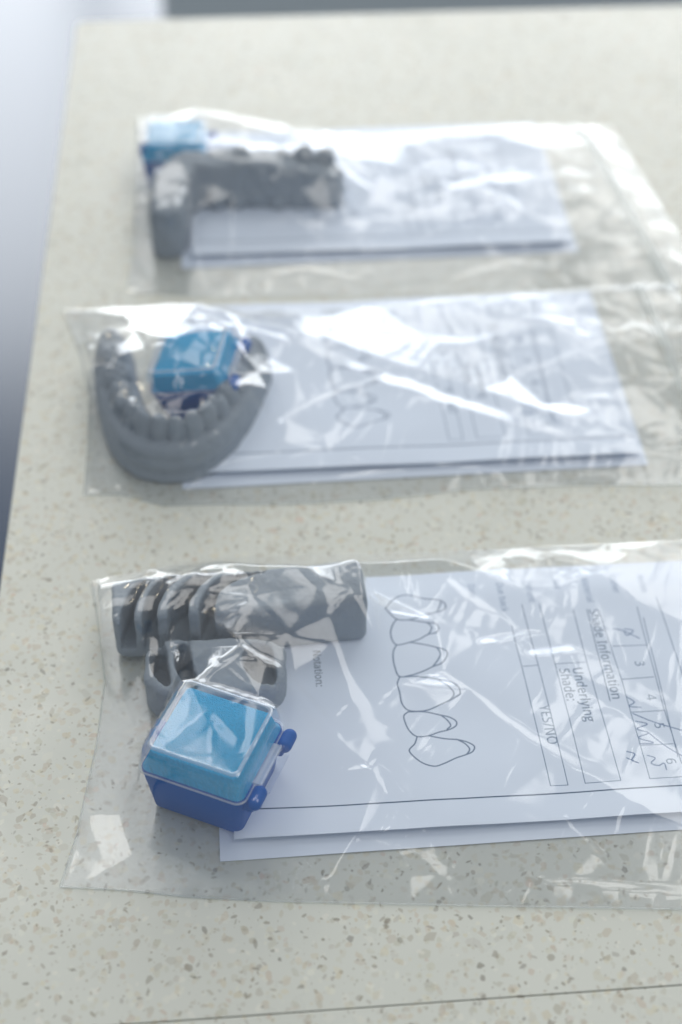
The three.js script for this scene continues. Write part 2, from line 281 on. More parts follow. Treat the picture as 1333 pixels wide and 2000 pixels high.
// ---------- hinged boxes ----------
function makeBox(label) {
  const t = thing('hinged_box', label, 'box', [0, 0, 0], 'blue hinged boxes with clear lids and foam, one in each bag');
  part('base', ringLoft([[0, 11.4, 10.6, 1.6], [0.5, 12.3, 11.5, 2.2], [1.0, 12.6, 11.8, 2.3], [16.9, 14.3, 13.4, 2.4], [17.2, 14.2, 13.3, 2.3]]), M.blue, t);
  part('foam', ringLoft([[17.21, 14.0, 13.1, 2.2], [18.2, 13.3, 12.4, 1.8], [22.3, 12.2, 11.4, 1.5], [23.0, 11.9, 11.1, 1.4], [23.2, 11.4, 10.6, 1.2]]), M.foam, t);
  const lid = part('lid', ringLoft([[16.9, 14.6, 13.7, 2.7], [17.8, 14.6, 13.7, 2.8], [23.2, 14.0, 13.1, 2.6], [24.2, 13.75, 12.85, 2.5], [25.0, 13.1, 12.2, 2.2], [25.35, 12.3, 11.4, 1.7], [25.4, 11.6, 10.7, 1.4]], { bottom: false }), M.clear, t);
  part('lid_rim', ringLoft([[16.85, 14.62, 13.72, 2.7], [16.8, 14.8, 13.9, 2.9], [17.05, 14.95, 14.05, 3.0], [17.35, 14.85, 13.95, 2.9], [17.45, 14.62, 13.72, 2.7]], { bottom: false, top: false }), M.lip, lid);
  part('lid_step', ringLoft([[25.05, 12.6, 11.7, 1.9], [25.55, 12.4, 11.5, 1.8], [25.7, 12.0, 11.1, 1.6], [25.45, 11.6, 10.7, 1.4]], { bottom: false, top: false }), M.lip, lid);
  for (const s of [-1, 1]) {
    const g = new THREE.CapsuleGeometry(1.9, 3.2, 8, 18); g.rotateX(Math.PI / 2); g.translate(16.6, 16.2, s * 9.5);
    part('hinge_pin', mm(g), M.blue, t);
    part('hinge_bracket', box(13.0, 16.4, 12.0, 17.2, s * 9.2 - 2.6, s * 9.2 + 2.6, 1.0), M.blue, t);
  }
  const b = new THREE.CylinderGeometry(2.15, 2.15, 13.2, 28, 1, true); b.rotateX(Math.PI / 2); b.translate(16.6, 16.0, 0); part('hinge_barrel', mm(b), M.clear, lid);
  part('hinge_flap', box(14.0, 16.6, 17.0, 17.8, -6.6, 6.6, 0.3), M.lip, lid);
  part('latch', box(-16.2, -14.2, 13.4, 17.2, -3, 3, 0.5), M.blue, t);
  return t;
}
const boxA = makeBox('blue hinged box with clear lid and light blue foam, in the nearest bag');
boxA.position.set(-10.6 * MM, 0.9 * MM, -248.2 * MM); boxA.rotation.y = -0.46; boxA.scale.setScalar(1.06);
const boxB = boxA.clone(); boxB.name = 'hinged_box_001'; boxB.userData = { ...boxA.userData, label: 'blue hinged box tilted inside the full arch dental model of the middle bag' }; scene.add(boxB);
boxB.position.set(-8.5 * MM, 2.6 * MM, -413 * MM); boxB.rotation.set(0.1, -0.25, 0.24, 'YXZ'); boxB.scale.setScalar(0.97);
const boxC = boxA.clone(); boxC.name = 'hinged_box_002'; boxC.userData = { ...boxA.userData, label: 'blue hinged box behind the lumpy dental model, at the left end of the farthest bag' }; scene.add(boxC);
boxC.position.set(-19 * MM, 0.6 * MM, -561 * MM); boxC.rotation.y = -0.06; boxC.scale.setScalar(0.92);

// ---------- order forms ----------
const FORM = { x0: -12, x1: 163, z0: -327, z1: -224, s: 11 };
function formPrint() {
  const W = Math.round((FORM.x1 - FORM.x0) * FORM.s), H = Math.round((FORM.z1 - FORM.z0) * FORM.s), c = document.createElement('canvas'); c.width = W; c.height = H;
  const g = c.getContext('2d'), X = (x) => (x - FORM.x0) * FORM.s, Y = (z) => (z - FORM.z0) * FORM.s;
  g.fillStyle = '#ffffff'; g.fillRect(0, 0, W, H);
  g.globalAlpha = 1; g.lineJoin = g.lineCap = 'round';
  const line = (pts, w, ink, curve) => {
    g.strokeStyle = ink; g.lineWidth = w * FORM.s; g.beginPath();
    const q = pts.map((p) => [X(p[0]), Y(p[2])]);
    g.moveTo(...q[0]);
    if (curve) { const v = new THREE.CatmullRomCurve3(q.map((p) => new THREE.Vector3(p[0], p[1], 0)), false, 'centripetal').getPoints(q.length * 8); v.forEach((p) => g.lineTo(p.x, p.y)); } else q.forEach((p) => g.lineTo(...p));
    g.stroke();
  };
  const INK = '#7b8a9d', DARK = '#4c6277';
  // tooth outlines, front tooth last
  const TEETH = [
    [[43.2,2.5,-309.3], [44.2,2.5,-307.4], [46.3,2.5,-304.6], [50.2,2.5,-304.1], [53.7,2.5,-305.5], [57.7,2.5,-306.4], [61.5,2.5,-307.9], [62,2.5,-309.1], [60.8,2.5,-311.4], [55.7,2.5,-312.6], [50.8,2.5,-314.6], [48.3,2.5,-314.4], [45.7,2.5,-312.5], [43.2,2.5,-309.3]],
    [[60.8,2.5,-311.4], [60.2,2.5,-309.4], [59,2.5,-307.1]],
    [[46.3,2.5,-304.6], [45,2.5,-302.9], [43.8,2.5,-299.5], [44.1,2.5,-296], [45.1,2.5,-294.5], [48.8,2.5,-295], [52.2,2.5,-296.1], [55.1,2.5,-297.9], [57.6,2.5,-298.5], [58.7,2.5,-300.3], [58,2.5,-302], [54.8,2.5,-302.8], [49.6,2.5,-304.1]],
    [[55.4,2.5,-302.6], [56.5,2.5,-300.9], [55.9,2.5,-299], [54.9,2.5,-297.7]],
    [[45.1,2.5,-294.5], [44,2.5,-292.5], [43.5,2.5,-289.9], [43.6,2.5,-286.1], [44.6,2.5,-282.3], [48,2.5,-282.4], [51.6,2.5,-283.4], [54.8,2.5,-284.9], [57.7,2.5,-286.1], [59.7,2.5,-289], [59.6,2.5,-290.9], [57.1,2.5,-292.3], [53.7,2.5,-293.7], [49.4,2.5,-295]],
    [[57.1,2.5,-292.1], [57.8,2.5,-289.9], [56.7,2.5,-287.4], [54.8,2.5,-284.9]],
    [[44.6,2.5,-282.1], [43.7,2.5,-279.7], [44,2.5,-276.4], [44.2,2.5,-272.4], [45.6,2.5,-269.8], [48.4,2.5,-269.1], [51.6,2.5,-269.4], [55.5,2.5,-271.1], [58.8,2.5,-272.6], [61.6,2.5,-274.2]],
    [[44.9,2.5,-282.1], [49.9,2.5,-281.7], [54.4,2.5,-280.4], [57.7,2.5,-279.4], [59.9,2.5,-278.5], [61.6,2.5,-276.4], [61.6,2.5,-274.2]],
    [[56,2.5,-279.6], [58.6,2.5,-277.2], [59.8,2.5,-274.5], [58.3,2.5,-272.3]],
    [[45.6,2.5,-269.1], [44.3,2.5,-267.8], [44.4,2.5,-265], [45.3,2.5,-262.1], [47,2.5,-260.1], [50.1,2.5,-260], [53.6,2.5,-261.1], [56.8,2.5,-261.9], [58.9,2.5,-263.2], [59.1,2.5,-264.6], [57.7,2.5,-266.1], [54.4,2.5,-267.4], [50.3,2.5,-268.8], [45.6,2.5,-269.1]],
    [[55.2,2.5,-267], [56.7,2.5,-265.1], [57.3,2.5,-263.3], [56.1,2.5,-262]],
    [[47.1,2.5,-259.7], [46.2,2.5,-257.5], [44.4,2.5,-255.3], [45.6,2.5,-252.8], [48.1,2.5,-250.3], [51,2.5,-249.2], [53.8,2.5,-250], [57.3,2.5,-251.6], [60.3,2.5,-252.6], [62.3,2.5,-253.6], [63,2.5,-255.3], [61.7,2.5,-256.7], [58.8,2.5,-258], [55.2,2.5,-258.6], [50.9,2.5,-259.9]],
    [[58.3,2.5,-258.2], [60.5,2.5,-256.5], [61.5,2.5,-254.4], [60.4,2.5,-252.6]]];
  for (const t of TEETH) line(t, 0.42, INK, true);
  // border along the front edge, boxes of the table
  line([[-4,2.5,-238.7], [56.6,2.5,-237.8], [118.8,2.5,-237.7], [172.6,2.5,-238]], 0.42, DARK);
  const TABLE = [
    [[81.1,2.5,-299.8], [81.1,2.5,-297.8], [82.2,2.5,-240.4], [87.1,2.5,-240.3], [86.4,2.5,-284.2], [85.6,2.5,-307.9]],
    [[81.8,2.5,-283.3], [86.3,2.5,-283.5]],
    [[91,2.5,-307.5], [91.5,2.5,-283.3], [92,2.5,-240.5], [102.1,2.5,-240.6], [101.1,2.5,-283.1], [101,2.5,-304.1]],
    [[91.5,2.5,-283.6], [101.2,2.5,-283.6]],
    [[109,2.5,-302.5], [110.1,2.5,-276], [110.3,2.5,-240.6], [125.6,2.5,-240.6]],
    [[121.1,2.5,-304.3], [120.1,2.5,-264.8], [120.5,2.5,-245.1]],
    [[122.1,2.5,-299.9], [120,2.5,-247.4]],
    [[110.2,2.5,-289.2], [120.4,2.5,-289]],
    [[110.1,2.5,-276.3], [119.8,2.5,-276.5]],
    [[110.1,2.5,-264.1], [119.9,2.5,-264.1]],
    [[110.4,2.5,-252.1], [119.8,2.5,-252.1]],
    [[128,2.5,-308], [128.5,2.5,-295.8], [128.5,2.5,-280.6], [128.2,2.5,-250.8]]];
  for (const t of TABLE) line(t, 0.22, '#71849a');
  const write = (text, p, size, ink, font = 'sans-serif', turn = Math.PI / 2) => { g.save(); g.translate(X(p[0]), Y(p[2])); g.rotate(turn); g.font = Math.round(size * FORM.s) + 'px ' + font; g.fillStyle = ink; g.fillText(text, 0, 0); g.restore(); return text.length * size * FORM.s * 0.5; };
  const T = [[19.6,2.5,-294.1], [96.3,2.5,-281.8], [92.3,2.5,-281.7], [105.8,2.5,-304.3], [83.9,2.5,-268.3]];
  write('Notation:', T[0], 3.4, '#5c6a78'); write('Underlying', T[1], 4.2, '#6f8195'); write('Shade:', T[2], 4.2, '#6f8195'); write('Shade Information', T[3], 4.2, '#6f8195'); write('YES/NO', T[4], 4.2, '#8092a5');
  line([[105.3,2.5,-304.3], [105,2.5,-268.6]], 0.25, '#6f8195');
  const N = [[115.5,2.5,-283], [116,2.5,-270.2], [116,2.5,-259.9], [116.3,2.5,-247.2]];
  write('3', N[0], 4, '#8092a5'); write('4', N[1], 4, '#8092a5'); write('5', N[2], 4, '#8092a5'); write('6', N[3], 4, '#8092a5');
  const HW = [
    [[111.7,2.5,-296], [114.3,2.5,-295.3], [119,2.5,-291.9]],
    [[115.2,2.5,-295.8], [117.8,2.5,-295], [115.4,2.5,-293.2], [114.9,2.5,-294.7]],
    [[110.7,2.5,-263.6], [115.7,2.5,-260.4], [123.5,2.5,-256.6]],
    [[110.9,2.5,-260.8], [114,2.5,-259.6], [110.6,2.5,-258], [113.6,2.5,-256.4], [110.3,2.5,-254.9], [114.2,2.5,-252.8], [110.1,2.5,-252.6]],
    [[113.3,2.5,-256.9], [117.3,2.5,-251.6], [123.3,2.5,-245.8]],
    [[110.2,2.5,-269.8], [112,2.5,-267.7], [110.2,2.5,-266.4], [113.5,2.5,-265.7]],
    [[105.9,2.5,-250.2], [107.9,2.5,-249.2], [106.7,2.5,-247.1], [108.3,2.5,-246.1], [105.4,2.5,-248]],
    [[111.4,2.5,-248.5], [113.4,2.5,-247.4], [111.9,2.5,-245.8], [113.8,2.5,-244.8], [115.5,2.5,-245.5], [115.7,2.5,-243.3]]];
  for (const t of HW) line(t, 0.35, '#7f92ad', true);
  // small print farther back on the sheet
  for (let r = 0; r < 7; r++) { const p = [70 + r * 9, 0, -318]; write(['Date', 'Due back', 'Patient', 'Sex', 'Material', 'Other', 'Notes'][r], p, 3, '#a3b1c2'); }
  return c;
}
const printTex = canvasTexture(formPrint());
M.print = new THREE.MeshStandardMaterial({ color: M.paper.color, map: printTex, roughness: 0.8, side: THREE.DoubleSide });
// a sheet over x0..x1, z0..z1 (mm) whose height is h(x, z); closed, 0.16 mm thick
function leafGeometry(x0, x1, z0, z1, h, skew = 0) {
  const nx = 60, nz = 40, pos = [], uv = [], idx = [], thick = 0.16;
  for (const side of [0, 1]) for (let j = 0; j <= nz; j++) for (let i = 0; i <= nx; i++) {
    const u = i / nx, v = j / nz, x = lerp(x0, x1, u), z = lerp(z0, z1, v) + skew * (x - x0);
    pos.push(x, h(x, z) - side * thick, z); uv.push((x - FORM.x0) / (FORM.x1 - FORM.x0), 1 - (z - FORM.z0) / (FORM.z1 - FORM.z0));
  }
  const n = (nx + 1) * (nz + 1), at = (i, j) => j * (nx + 1) + i;
  for (let j = 0; j < nz; j++) for (let i = 0; i < nx; i++) { const a = at(i, j), b = at(i + 1, j), c = at(i, j + 1), d = at(i + 1, j + 1); idx.push(a, c, b, b, c, d, n + a, n + b, n + c, n + b, n + d, n + c); }
  const wall = (a, b) => idx.push(a, n + a, b, b, n + a, n + b);
  for (let i = 0; i < nx; i++) { wall(at(i + 1, 0), at(i, 0)); wall(at(i, nz), at(i + 1, nz)); }
  for (let j = 0; j < nz; j++) { wall(at(0, j), at(0, j + 1)); wall(at(nx, j + 1), at(nx, j)); }
  let g = new THREE.BufferGeometry(); g.setAttribute('position', new THREE.Float32BufferAttribute(pos, 3)); g.setAttribute('uv', new THREE.Float32BufferAttribute(uv, 2)); g.setIndex(idx);
  return mm(toCreasedNormals(g, 0.6));
}
function makeForm(label) {
  const t = thing('order_form', label, 'paper form', [0, 0, 0], 'folded printed order forms, one in each bag');
  const wave = (x, z) => 0.4 * n2(x / 60, z / 50 + 7) + 0.1 * n2(x / 25, z / 22);
  part('upper_leaf', leafGeometry(-6, 147, -325, -229.5, (x, z) => 0.7 + 1.7 * smooth(-327, -312, z) + wave(x, z) + 0.3 * smooth(-240, -229, z), 0.006), M.print, t);
  part('lower_leaf', leafGeometry(-10, 149, -324, -224.2, (x, z) => 0.46 + 0.05 * n2(x / 60, z / 60), -0.004), M.paper, t);
  return t;
}
const formA = makeForm('folded white printed form with tooth outlines and a table, in the nearest bag');
const formB = formA.clone(); formB.name = 'order_form_001'; formB.userData = { ...formA.userData, label: 'folded white printed form beside the full arch dental model, in the middle bag' }; scene.add(formB);
formB.position.set(-8.8 * MM, 0, -145.3 * MM);
const formC = formA.clone(); formC.name = 'order_form_002'; formC.userData = { ...formA.userData, label: 'folded white printed form in the farthest bag' }; scene.add(formC);
formC.position.set(-8 * MM, 0, -272 * MM);

// ---------- clear bags: film stretched over what lies inside ----------
const NU = 420, NV = 230;
function along(poly) { const L = [0]; for (let i = 1; i < poly.length; i++) L.push(L[i - 1] + Math.hypot(poly[i][0] - poly[i - 1][0], poly[i][2] - poly[i - 1][2])); const T = L[L.length - 1]; return (t) => { let i = 0; while (i + 2 < L.length && L[i + 1] < t * T) i++; const q = clamp((t * T - L[i]) / (L[i + 1] - L[i] || 1), 0, 1); return [lerp(poly[i][0], poly[i + 1][0], q), lerp(poly[i][2], poly[i + 1][2], q)]; }; }
function delaunay(P) {
  const n = P.length, pts = P.concat([{ u: -2000, v: -1000 }, { u: 3000, v: -1000 }, { u: 100, v: 4000 }]);
  const circ = (a, b, c) => { const A = pts[a], B = pts[b], C = pts[c], d = 2 * (A.u * (B.v - C.v) + B.u * (C.v - A.v) + C.u * (A.v - B.v)), a2 = A.u * A.u + A.v * A.v, b2 = B.u * B.u + B.v * B.v, c2 = C.u * C.u + C.v * C.v, x = (a2 * (B.v - C.v) + b2 * (C.v - A.v) + c2 * (A.v - B.v)) / d, y = (a2 * (C.u - B.u) + b2 * (A.u - C.u) + c2 * (B.u - A.u)) / d; return [a, b, c, x, y, (A.u - x) ** 2 + (A.v - y) ** 2]; };
  let tris = [circ(n, n + 1, n + 2)];
  for (let i = 0; i < n; i++) {
    const p = pts[i], edges = new Map(), keep = [];
    for (const t of tris) {
      if ((p.u - t[3]) ** 2 + (p.v - t[4]) ** 2 >= t[5]) { keep.push(t); continue; }
      for (const [a, b] of [[t[0], t[1]], [t[1], t[2]], [t[2], t[0]]]) { const q = a < b ? a * 10000 + b : b * 10000 + a; edges.has(q) ? edges.set(q, null) : edges.set(q, [a, b]); }
    }
    for (const e of edges.values()) if (e) keep.push(circ(e[0], e[1], i));
    tris = keep;
  }
  return tris.filter((t) => t[0] < n && t[1] < n && t[2] < n);
}
function makeBag(o) {
  const n1 = NU + 1, N = n1 * (NV + 1), px = new Float32Array(N), pz = new Float32Array(N);
  const F = along(o.front), B = along(o.back), Lf = along(o.left), Rt = along(o.right);
  const c00 = B(0), c10 = B(1), c01 = F(0), c11 = F(1);
  for (let j = 0; j <= NV; j++) for (let i = 0; i <= NU; i++) {
    const u = i / NU, v = j / NV, f = F(u), b = B(u), l = Lf(v), r = Rt(v), k = j * n1 + i;
    px[k] = (1 - v) * b[0] + v * f[0] + (1 - u) * l[0] + u * r[0] - ((1 - u) * (1 - v) * c00[0] + u * (1 - v) * c10[0] + (1 - u) * v * c01[0] + u * v * c11[0]);
    pz[k] = (1 - v) * b[1] + v * f[1] + (1 - u) * l[1] + u * r[1] - ((1 - u) * (1 - v) * c00[1] + u * (1 - v) * c10[1] + (1 - u) * v * c01[1] + u * v * c11[1]);
  }
  // heights of the contents, seen from above
  let x0 = 1e9, x1 = -1e9, z0 = 1e9, z1 = -1e9; for (let k = 0; k < N; k++) { x0 = Math.min(x0, px[k]); x1 = Math.max(x1, px[k]); z0 = Math.min(z0, pz[k]); z1 = Math.max(z1, pz[k]); }
  const cell = 0.5, gw = Math.ceil((x1 - x0) / cell) + 2, gh = Math.ceil((z1 - z0) / cell) + 2, top = new Float32Array(gw * gh).fill(0.3), v3 = new THREE.Vector3();
  for (const root of o.contents) {
    root.updateMatrixWorld(true);
    root.traverse((m) => {
      if (!m.isMesh) return;
      const p = m.geometry.attributes.position, ix = m.geometry.index, cnt = ix ? ix.count : p.count, q = new Float32Array(p.count * 3);
      for (let i = 0; i < p.count; i++) { v3.fromBufferAttribute(p, i).applyMatrix4(m.matrixWorld); q[i * 3] = (v3.x / MM - x0) / cell; q[i * 3 + 1] = v3.y / MM; q[i * 3 + 2] = (v3.z / MM - z0) / cell; }
      for (let t = 0; t < cnt; t += 3) {
        const a = (ix ? ix.getX(t) : t) * 3, b = (ix ? ix.getX(t + 1) : t + 1) * 3, c = (ix ? ix.getX(t + 2) : t + 2) * 3;
        const ax = q[a], az = q[a + 2], bx = q[b], bz = q[b + 2], cx = q[c], cz = q[c + 2], den = (bz - cz) * (ax - cx) + (cx - bx) * (az - cz);
        if (Math.abs(den) < 1e-9) continue;
        for (let gz = Math.max(0, Math.ceil(Math.min(az, bz, cz) - 0.01)); gz <= Math.min(gh - 1, Math.floor(Math.max(az, bz, cz) + 0.01)); gz++) for (let gx = Math.max(0, Math.ceil(Math.min(ax, bx, cx) - 0.01)); gx <= Math.min(gw - 1, Math.floor(Math.max(ax, bx, cx) + 0.01)); gx++) {
          const w0 = ((bz - cz) * (gx - cx) + (cx - bx) * (gz - cz)) / den, w1 = ((cz - az) * (gx - cx) + (ax - cx) * (gz - cz)) / den, w2 = 1 - w0 - w1;
          if (w0 < -0.02 || w1 < -0.02 || w2 < -0.02) continue;
          const h = w0 * q[a + 1] + w1 * q[b + 1] + w2 * q[c + 1], k = gz * gw + gx; if (h > top[k]) top[k] = h;
        }
      }
    });
  }
  const low = new Float32Array(N), high = new Float32Array(N).fill(1e9), h = new Float32Array(N);
  for (let k = 0; k < N; k++) { const gx = Math.round((px[k] - x0) / cell), gz = Math.round((pz[k] - z0) / cell); let t = 0; for (let a = -1; a <= 1; a++) for (let b = -1; b <= 1; b++) t = Math.max(t, top[clamp(gz + a, 0, gh - 1) * gw + clamp(gx + b, 0, gw - 1)]); low[k] = t + 0.25; }
  const slide = (src, R, stepI, pick) => { const out = new Float32Array(N); for (let j = 0; j <= NV; j++) for (let i = 0; i <= NU; i++) { let b = src[j * n1 + i]; for (let q = -R; q <= R; q += 1) { const ii = stepI ? clamp(i + q, 0, NU) : i, jj = stepI ? j : clamp(j + q, 0, NV); b = pick(b, src[jj * n1 + ii]); } out[j * n1 + i] = b; } return out; };
  {                                                                            // the taut film bridges the gaps between teeth and things
    const R = Math.round((o.bridge ?? 7) / 0.5); let c = slide(slide(low, R, true, Math.max), R, false, Math.max); c = slide(slide(c, R, true, Math.min), R, false, Math.min);
    for (let k = 0; k < N; k++) low[k] = Math.max(low[k], c[k]);
  }
  const bare = Float32Array.from(low);
  // folds: polylines [x, height, z] that hold the film up (or down)
  const nearest = (r, x, z) => { let best = 1e9, hh = 0; for (let i = 0; i + 1 < r.length; i++) { const ax = r[i][0], az = r[i][2], dx = r[i + 1][0] - ax, dz = r[i + 1][2] - az, t = clamp(((x - ax) * dx + (z - az) * dz) / (dx * dx + dz * dz || 1), 0, 1), d = Math.hypot(x - ax - dx * t, z - az - dz * t); if (d < best) { best = d; hh = lerp(r[i][1], r[i + 1][1], t); } } return [best, hh]; };
  const folds = (list, apply) => { for (const f of list) { const pts = f.p, w = f.w ?? 0.8; const bx0 = Math.min(...pts.map((p) => p[0])) - w, bx1 = Math.max(...pts.map((p) => p[0])) + w, bz0 = Math.min(...pts.map((p) => p[2])) - w, bz1 = Math.max(...pts.map((p) => p[2])) + w; for (let k = 0; k < N; k++) { if (px[k] < bx0 || px[k] > bx1 || pz[k] < bz0 || pz[k] > bz1) continue; const [d, hh] = nearest(pts, px[k], pz[k]); if (d < w) apply(k, hh, d / w, f); } } };
  folds(o.ridges, (k, hh, d, f) => { low[k] = Math.max(low[k], hh - (f.round ?? 0.15) * d * d); });
  // pleats: strips [x, height, z, half width, slope across]
  const pin = new Float32Array(N).fill(-1), pinW = new Float32Array(N);
  for (const f of o.pleats) {
    const W = Math.max(...f.map((p) => p[3])) + 0.6, bx0 = Math.min(...f.map((p) => p[0])) - W, bx1 = Math.max(...f.map((p) => p[0])) + W, bz0 = Math.min(...f.map((p) => p[2])) - W, bz1 = Math.max(...f.map((p) => p[2])) + W;
    for (let k = 0; k < N; k++) {
      if (px[k] < bx0 || px[k] > bx1 || pz[k] < bz0 || pz[k] > bz1) continue;
      let best = 1e9, row = null;
      for (let i = 0; i + 1 < f.length; i++) { const a = f[i], b = f[i + 1], dx = b[0] - a[0], dz = b[2] - a[2], L2 = dx * dx + dz * dz || 1, t = clamp(((px[k] - a[0]) * dx + (pz[k] - a[2]) * dz) / L2, 0, 1), ex2 = px[k] - a[0] - dx * t, ez2 = pz[k] - a[2] - dz * t, d = Math.hypot(ex2, ez2); if (d < best) { best = d; row = [lerp(a[1], b[1], t), lerp(a[3], b[3], t), lerp(a[4], b[4], t), (-dz * ex2 + dx * ez2) / Math.sqrt(L2)]; } }
      const w = row[1] * (1 + 0.25 * n2(px[k] / 9 + o.seed, pz[k] / 9));
      if (best < w) { pin[k] = Math.max(row[0] + row[2] * row[3], bare[k] + 0.05); pinW[k] = Math.min(1, (w - best) / 0.35); }
    }
  }
  folds(o.valleys ?? [], (k, hh, d) => { high[k] = Math.min(high[k], Math.max(hh, bare[k] + 0.1)); });
  for (let k = 0; k < N; k++) if (pin[k] >= 0) low[k] = high[k] = pin[k];
  const edge = (k) => { const i = k % n1, j = (k / n1) | 0; return i === 0 || j === 0 || i === NU || j === NV; };
  for (let k = 0; k < N; k++) h[k] = edge(k) ? 0.3 : low[k];
  const du = Math.hypot(px[NU] - px[0], pz[NU] - pz[0]) / NU, dv = Math.hypot(px[NV * n1] - px[0], pz[NV * n1] - pz[0]) / NV, cu = dv * dv / (du * du + dv * dv) / 2, cv = du * du / (du * du + dv * dv) / 2;
  const sag = o.sag ?? 0;
  for (let it = 0; it < 500; it++) for (let j = 1; j < NV; j++) for (let i = 1, k = j * n1 + 1; i < NU; i++, k++) {
    const a = cu * (h[k - 1] + h[k + 1]) + cv * (h[k - n1] + h[k + n1]) - sag, w = h[k] + 1.88 * (a - h[k]);
    h[k] = w < low[k] ? low[k] : w > high[k] ? high[k] : w;
  }
  // taut facets: the film is straight between the points where it is held, creased along the lines between them
  const c2 = createNoise2D(seeded(o.seed)), rf = seeded(o.seed * 7 + 1), P = [];
  const inside = (k) => { const i = k % n1, j = (k / n1) | 0; return Math.min(i * du, (NU - i) * du, j * dv, (NV - j) * dv); };
  const add = (i, j, y) => P.push({ u: i * du + (rf() - 0.5) * 1e-3, v: j * dv + (rf() - 0.5) * 1e-3, y });
  for (let i = 0; i <= NU; i += 14) { add(i, 0, 0.3); add(i, NV, 0.3); }
  for (let j = 10; j < NV; j += 14) { add(0, j, 0.3); add(NU, j, 0.3); }
  const busyAt = (k) => (o.busy ? o.busy(px[k], pz[k]) : 1), near = new Map(), G = 8, key = (u, v) => Math.floor(u / G) * 1000 + Math.floor(v / G);
  const place = (k, gap, y) => {
    const i = k % n1, j = (k / n1) | 0, u = i * du, v = j * dv;
    for (let a = -3; a <= 3; a++) for (let b = -3; b <= 3; b++) for (const q of near.get(key(u + a * G, v + b * G)) ?? []) if (Math.hypot(q.u - u, (q.v - v) * 1.25) < gap) return false;
    const q = { u, v }; near.has(key(u, v)) ? near.get(key(u, v)).push(q) : near.set(key(u, v), [q]); add(i, j, y); return true;
  };
  for (const r of o.ridges) for (let i = 0; i + 1 < r.p.length; i++) {
    const [A0, B0] = [r.p[i], r.p[i + 1]], n = Math.max(1, Math.ceil(Math.hypot(B0[0] - A0[0], B0[2] - A0[2]) / 3));
    for (let q = 0; q < n + (i + 2 === r.p.length ? 1 : 0); q++) {
      const x = lerp(A0[0], B0[0], q / n), z = lerp(A0[2], B0[2], q / n); let best = 1e9, bk = 0;
      for (let k = 0; k < N; k++) { const d = (px[k] - x) ** 2 + (pz[k] - z) ** 2; if (d < best) { best = d; bk = k; } }
      if (inside(bk) > 1) place(bk, 1.6, Math.max(h[bk], low[bk]));
    }
  }
  for (let k = 0; k < N; k++) if (pin[k] >= 0 && inside(k) > 1 && rf() < 0.5) place(k, 1.3, pin[k]);
  for (let tries = 0; tries < 9000; tries++) {
    const k = Math.floor(rf() * N), dIn = inside(k); if (dIn < 1.5) continue;
    const up = smooth(3, 12, h[k]), gap = lerp(lerp(o.facet ?? 24, 9, Math.max(0, busyAt(k) - 1)), 14, up) * (0.75 + 0.5 * rf()) * (dIn < 7 ? 0.55 : 1);
    place(k, gap, h[k] + (rf() - 0.45) * o.crumple * (1.3 - 0.9 * up) * Math.min(1, 0.35 + dIn / 12) * Math.min(1.25, busyAt(k)));
  }
  const T = delaunay(P), h1 = new Float32Array(N).fill(-1);
  for (const [a, b, c] of T) {
    const A0 = P[a], B0 = P[b], C0 = P[c], den = (B0.v - C0.v) * (A0.u - C0.u) + (C0.u - B0.u) * (A0.v - C0.v); if (Math.abs(den) < 1e-9) continue;
    const i0 = Math.max(0, Math.floor(Math.min(A0.u, B0.u, C0.u) / du)), i1 = Math.min(NU, Math.ceil(Math.max(A0.u, B0.u, C0.u) / du)), j0 = Math.max(0, Math.floor(Math.min(A0.v, B0.v, C0.v) / dv)), j1 = Math.min(NV, Math.ceil(Math.max(A0.v, B0.v, C0.v) / dv));
    for (let j = j0; j <= j1; j++) for (let i = i0; i <= i1; i++) {
      const u = i * du, v = j * dv, w0 = ((B0.v - C0.v) * (u - C0.u) + (C0.u - B0.u) * (v - C0.v)) / den, w1 = ((C0.v - A0.v) * (u - C0.u) + (A0.u - C0.u) * (v - C0.v)) / den, w2 = 1 - w0 - w1;
      if (w0 > -1e-3 && w1 > -1e-3 && w2 > -1e-3) h1[j * n1 + i] = w0 * A0.y + w1 * B0.y + w2 * C0.y;
    }
  }
  for (let k = 0; k < N; k++) if (!edge(k)) {
    const x = px[k], z = pz[k], dIn = inside(k), rim = Math.min(1, dIn / 4), busy = busyAt(k);
    const wx = x + 5 * c2(x / 24 + 9, z / 24), wz = z + 5 * c2(x / 24, z / 24 + 5), ca = Math.cos(o.grain), sa = Math.sin(o.grain), gx = wx * ca + wz * sa, gz = -wx * sa + wz * ca;
    const ridge = (X, Z) => { const q = 1 - Math.abs(c2(X, Z)); return q * q * q; }, patch = smooth(-0.1, 0.7, c2(x / 40 + 3, z / 40 - 8)) + (dIn < 9 ? 0.5 : 0);
    h[k] = (h1[k] >= 0 ? h1[k] : h[k]) + rim * busy * (0.2 * c2(gx / 34, gz / 20) + (o.fine ?? 1) * patch * (0.22 * ridge(gx / 22, gz / 10) + 0.07 * ridge(gx / 8 + 20, gz / 5)));
    if (pin[k] >= 0) h[k] = lerp(h[k], pin[k] + 0.05 * (h[k] - pin[k]), pinW[k]);
    if (h[k] < bare[k]) h[k] = bare[k];
  }
  for (let pass = 0; pass < 6; pass++) { const s = Float32Array.from(h); for (let k = 0; k < N; k++) if (!edge(k)) h[k] = 0.5 * s[k] + 0.125 * (s[k - 1] + s[k + 1] + s[k - n1] + s[k + n1]); }
